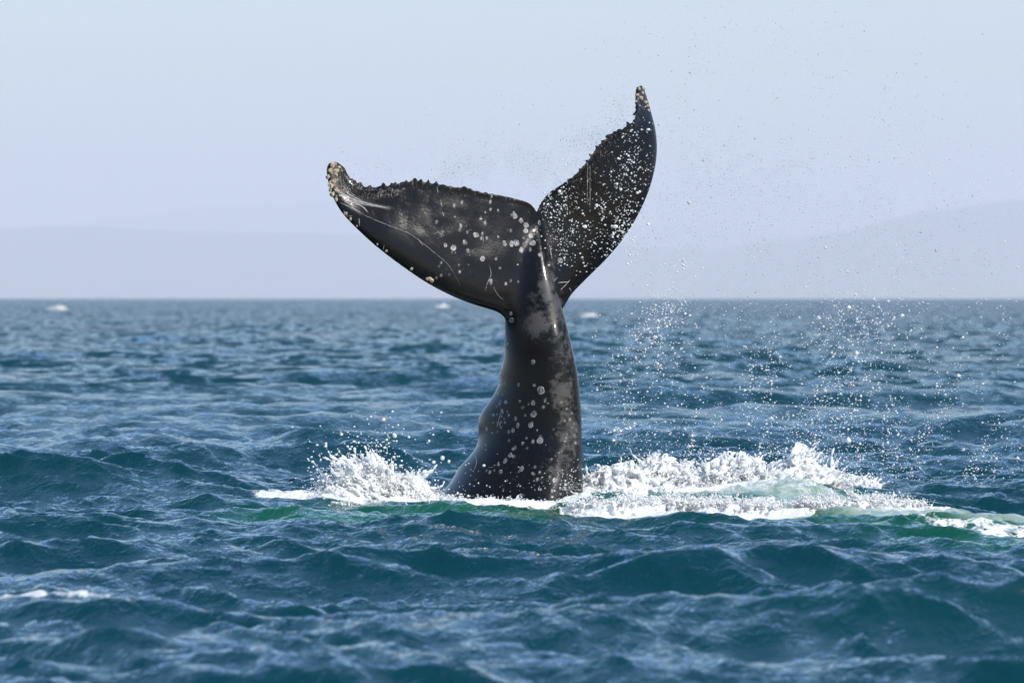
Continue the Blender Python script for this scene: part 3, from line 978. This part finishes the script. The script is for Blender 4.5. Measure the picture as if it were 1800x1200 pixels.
    f = np.where((cs_ > 0.86) & (f <= 0), 0.05, f)
    f[0] = f[-1] = -1; f[:, 0] = f[:, -1] = -1; f[:, :, 0] = f[:, :, -1] = -1
    V, Q = surface_nets(f, 1.0, (0, 0, 0))
    V = V * np.array([h, h * 1.25, h]) + np.array([X[0], Y[0], Z[0]])
    print(name, len(Q))
    o = mesh_obj(name, V, Q, M_FROTH)
    if nb:
        # strings of beads following the throw of the water
        PP, RR = [], []
        for _ in range(nb):
            a = g.uniform(px0 + 4, px1 - 4)
            ty = float(np.interp(a, [q[0] for q in top], [q[1] for q in top]))
            sx_ = (a - (px0 + px1) / 2) / (px1 - px0)
            reach = g.beta(2.2, 1.8) * 1.05
            x1_ = a + lean * 26 * reach + sx_ * 40 * reach + g.normal(0, 10)
            y1_ = ybase + (ty - ybase) * reach
            m_ = int(g.integers(14, 46))
            t = np.sort(g.random(m_)) ** 0.8
            jit = (1.2 + 5.5 * t * g.uniform(.3, 1))
            bx = a + (x1_ - a) * t ** 1.2 + g.normal(0, 1, m_) * jit + g.normal(0, 4) * np.sin(t * 3)
            by = ybase + (y1_ - ybase) * (1.35 * t - 0.35 * t * t) + g.normal(0, 1, m_) * jit
            dp = np.clip(g.normal(yc, yh * .6), dep0, dep1) + g.normal(0, .02, m_)
            PP.append(px_to_world(bx, by, dp)); RR.append((0.0085 - 0.005 * t) * np.exp(g.normal(0, .3, m_)))
        beads(o, np.concatenate(PP), np.concatenate(RR), seed)
    return tag(o, label, 'splash', 'splashes round the tail')


splash('splash', [(545, 882), (570, 856), (600, 816), (635, 799), (668, 800), (695, 822), (735, 826), (755, 852), (778, 882)], 548, 780, 885, -0.17, 0.17, -0.6,
       'white plume of froth thrown up left of the tail', 101, h=0.0088, solid=0.45, nb=340, zlow=.05, core=0.62, breakup=1.35, nj=34, jets=[(590, 870, 562, 835), (600, 860, 570, 842), (610, 850, 578, 818), (735, 850, 762, 822), (660, 815, 655, 792), (600, 865, 566, 852), (740, 845, 772, 815)])
splash('splash', [(995, 872), (1020, 846), (1060, 826), (1100, 820), (1130, 816), (1160, 800), (1195, 816), (1240, 822), (1262, 812), (1280, 802), (1310, 804), (1335, 816), (1360, 820), (1385, 812), (1402, 786), (1422, 794), (1440, 824), (1480, 834), (1520, 844), (1560, 858), (1620, 890)], 990, 1560, 890, 0.0, 0.36, 0.25,
       'long bright wall of froth boiling up right of the tail', 202, h=0.0102, solid=0.58, nb=700, zlow=.05, core=0.72, breakup=1.35, nj=80, jets=[(1405, 845, 1448, 795), (1412, 850, 1470, 800), (1400, 840, 1402, 786), (1420, 845, 1440, 822), (1310, 835, 1340, 800), (1275, 835, 1268, 795), (1290, 830, 1312, 790), (1165, 835, 1185, 812), (1140, 840, 1128, 815), (1450, 850, 1488, 832)])
splash('splash', [(1000, 892), (1030, 874), (1080, 864), (1130, 868), (1180, 862), (1230, 876), (1280, 868), (1330, 876), (1380, 870), (1430, 880), (1480, 884), (1520, 894)], 1000, 1500, 906, -0.6, -0.3, 0.2,
       'low tumbling froth along the near side of the bright wall', 707, h=0.011, solid=0.70, nb=120, core=0.62, breakup=1.35, nj=40, zlow=.08)
splash('splash', [(1000, 888), (1040, 874), (1090, 866), (1140, 872), (1190, 864), (1240, 874), (1290, 868), (1340, 880), (1370, 888)], 1000, 1370, 889, -2.15, -1.8, 0.2,
       'ragged lip of foam nearest the lens below the bright wall', 808, h=0.0105, core=0.55, breakup=1.4, nj=26, nb=150, zlow=.05)
splash('splash', [(1400, 884), (1430, 868), (1480, 862), (1530, 866), (1570, 872), (1620, 888)], 1400, 1620, 888, -2.0, -1.6, 0.2,
       'low broken crest of foam trailing off right of the bright wall', 909, h=0.0105, core=0.55, breakup=1.4, nj=20, nb=130, zlow=.05)
splash('splash', [(530, 905), (560, 890), (590, 876), (620, 880), (640, 900)], 530, 645, 908, -0.95, -0.65, -0.3,
       'small frothy breaker in front of the left plume', 303, h=0.0082, nb=60, core=0.55, breakup=1.3, nj=12, zlow=.06)
splash('splash', [(690, 912), (720, 895), (745, 890), (770, 905)], 690, 775, 912, -1.0, -0.75, -0.3,
       'little burst of drops below the foot of the tail', 404, h=0.008, nb=30, core=0.32, breakup=1.3, nj=8, zlow=.03)
splash('splash', [(900, 918), (935, 900), (960, 905), (985, 880), (1000, 905)], 900, 1005, 918, -1.1, -0.85, 0.3,
       'thin water jet flicking up at the right foot of the tail', 505, h=0.008, nb=30, core=0.32, breakup=1.3, nj=5, jets=[(965, 915, 992, 878), (970, 912, 985, 890)], zlow=.03)
splash('splash', [(770, 884), (800, 868), (850, 874), (900, 880), (960, 884), (1020, 878)], 770, 1020, 888, -0.72, -0.50, 0.0,
       'low collar of foam wrapped round the foot of the tail', 606, h=0.009, nb=80, core=0.7, breakup=1.2, nj=14, zlow=.08)


# ------------------------------------------------------------------ spray
def spray(name, P, r, mat, label, seed, tiny=False):
    g = np.random.default_rng(seed)
    n = len(P)
    sc = r[:, None] * g.uniform(0.75, 1.3, (n, 3))
    bv, bf = (OV * 1.15, OF) if tiny else (IV, IF)
    V = (P[:, None, :] + bv[None] * sc[:, None, :]).reshape(-1, 3)
    F = (bf[None] + (np.arange(n) * len(bv))[:, None, None]).reshape(-1, 3)
    o = mesh_obj(name, V, F, mat)
    return tag(o, label, None, None, 'stuff')


def cloud(n, blobs, seed, rmean, rsd, ylim=None):
    """blobs: photo x, y, spread x, spread y, depth, depth spread, weight"""
    g = np.random.default_rng(seed)
    w = np.array([b[6] for b in blobs], float); w /= w.sum()
    k = g.choice(len(blobs), n, p=w)
    B = np.array(blobs)[k]
    px = B[:, 0] + B[:, 2] * g.normal(size=n); py = B[:, 1] + B[:, 3] * g.normal(size=n)
    Yd = B[:, 4] + B[:, 5] * g.normal(size=n)
    r = np.exp(g.normal(math.log(rmean), rsd, n))
    P = px_to_world(px, py, Yd)
    cl = fbm(((px + 0.25 * py) * 0.016, py * 0.006), 1.0, seed * 31, 3, 0.6)
    ok = (P[:, 2] > 0.12) & (g.random(n) < smooth01(cl, 0.32, 0.64) + 0.12)
    if ylim: ok &= (py < ylim)
    return P[ok], r[ok]


# big white drops falling on the right
P, r = cloud(17000, [(1175, 700, 55, 110, 0.4, .35, 4.5), (1230, 800, 90, 60, 0.4, .35, 2.2), (1400, 700, 130, 110, 0.6, .4, 3), (1560, 750, 130, 110, 0.8, .5, 3), (1700, 690, 110, 130, 0.9, .5, 1.6), (1150, 570, 50, 60, .4, .3, 1.0), (1450, 580, 160, 50, .6, .4, 1.3), (1420, 840, 160, 40, .5, .3, 1.2), (1680, 850, 90, 50, .8, .4, .8)], 1, 0.0036, 0.46, 905)
spray('spray', P, r, M_DROPW, 'white drops raining down onto the sea right of the tail', 1, True)
# froth thrown off the crest of the bright wall and the left plume
P, r = cloud(2600, [(1160, 835, 40, 16, .2, .15, 2), (1080, 850, 40, 12, .2, .15, 1.2), (1290, 820, 32, 18, .2, .15, 2), (1412, 815, 26, 22, .2, .15, 2), (1480, 850, 50, 16, .1, .15, 1.2), (1230, 845, 40, 14, .2, .15, 1), (1350, 845, 40, 14, .2, .15, 1), (640, 812, 32, 14, 0, .15, 1.6), (720, 832, 26, 14, 0, .15, 1.0), (585, 845, 18, 16, -.1, .15, 1.2)], 7, 0.0042, 0.5, 890)
spray('spray', P, r, M_DROPW, 'beads of froth leaping from the crests of the splashes', 7)
# fine spray high on the right and over the flukes
P, r = cloud(20000, [(1230, 330, 80, 90, .8, .4, 2.5), (1400, 370, 120, 100, .8, .4, 3), (1330, 200, 130, 90, .9, .4, 1.5), (1560, 330, 130, 120, .9, .4, 1.4), (1180, 470, 70, 50, .6, .3, 1.2), (1400, 480, 160, 60, .7, .4, 1.8), (1300, 60, 130, 50, .9, .4, .5), (1650, 450, 100, 90, .9, .4, .9)], 2, 0.0018, 0.45, 640)
spray('spray', P, r, M_DROP, 'fine spray drifting through the air right of the flukes', 2, True)
P, r = cloud(7500, [(860, 290, 70, 22, -.05, .12, 3), (960, 300, 45, 28, .25, .15, 2.5), (760, 300, 50, 16, -.15, .1, 1.3), (1040, 245, 26, 18, .5, .15, 2.0), (850, 240, 90, 40, 0, .2, .9), (640, 300, 40, 16, -.3, .1, .4), (1090, 205, 20, 22, .8, .1, 1.0)], 3, 0.0017, 0.4, 420)
spray('spray', P, r, M_DROP, 'mist flicked off the trailing edges of the flukes', 3, True)
# drops in front of the right fluke
P, r = cloud(3400, [(1020, 385, 36, 42, -.05, .08, 3), (1050, 420, 34, 36, -.05, .08, 3), (985, 360, 22, 26, -.05, .08, 1.4), (1080, 330, 34, 60, .1, .08, 1.4), (1010, 450, 22, 22, -.05, .06, 1.0), (1105, 270, 22, 50, .3, .08, .7)], 4, 0.0036, 0.45)
spray('spray', P, r, M_DROPW, 'dense white drops crossing in front of the right fluke', 4)
# drops over the left plume, and clinging round the foot
P, r = cloud(800, [(640, 810, 50, 30, 0, .2, 3), (720, 815, 40, 24, 0, .2, 2), (590, 850, 25, 18, -.2, .2, 1.4), (690, 780, 80, 30, 0, .2, 1.0)], 5, 0.0055, 0.45, 880)
spray('spray', P, r, M_DROPW, 'drops scattered above the left plume of froth', 5)
P, r = cloud(900, [(920, 860, 60, 22, -.72, .05, 3), (960, 840, 40, 30, -.66, .05, 1.5), (1010, 860, 30, 20, -.5, .1, 1), (880, 930, 200, 20, -1.2, .2, .8)], 6, 0.0028, 0.4)
spray('spray', P, r, M_DROPW, 'tiny drops speckling the wet foot of the tail', 6, True)


# ------------------------------------------------------------------ whitecaps far out
def whitecap(px, py, w, label, seed):
    d = H / ((py - HOR) / FPX)
    d = d / (1 + d * d / 2 / EARTH / H * 0.9)
    g = np.random.default_rng(seed)
    nu, nv = 40, 16
    u, v = np.meshgrid(np.linspace(0, 2 * np.pi, nu, endpoint=False), np.linspace(0, np.pi / 2, nv), indexing='ij')
    sx, sy, sz = w / FPX * d / 2, w / FPX * d / 3, w / FPX * d * 0.10
    n = fbm((np.cos(u) * np.sin(v) * 2, np.sin(u) * np.sin(v) * 2, np.cos(v) * 2), 1.6, seed, 3)
    k = 0.35 + 1.3 * n
    X = (px - 900) / FPX * d + sx * k * np.cos(u) * np.sin(v) + sx * 0.5 * np.cos(v) * g.uniform(-.6, .6)
    Y = d - D + sy * k * np.sin(u) * np.sin(v)
    Z = sz * k * np.cos(v) * 2 + 0.05
    idx = np.arange(nu * nv).reshape(nu, nv); nx_ = np.roll(idx, -1, axis=0)
    f = np.stack([idx[:, :-1], idx[:, 1:], nx_[:, 1:], nx_[:, :-1]], -1).reshape(-1, 4)
    o = mesh_obj('whitecap', np.stack([X, Y, Z], -1).reshape(-1, 3), f, M_CAP)
    tag(o, label, 'whitecap', 'whitecaps far out on the sea')


whitecap(100, 545, 30, 'blurred whitecap near the horizon at the far left', 21)
whitecap(1036, 560, 36, 'blurred whitecap just right of the fluke root', 22)
whitecap(778, 541, 24, 'faint blurred whitecap below the left fluke', 23)
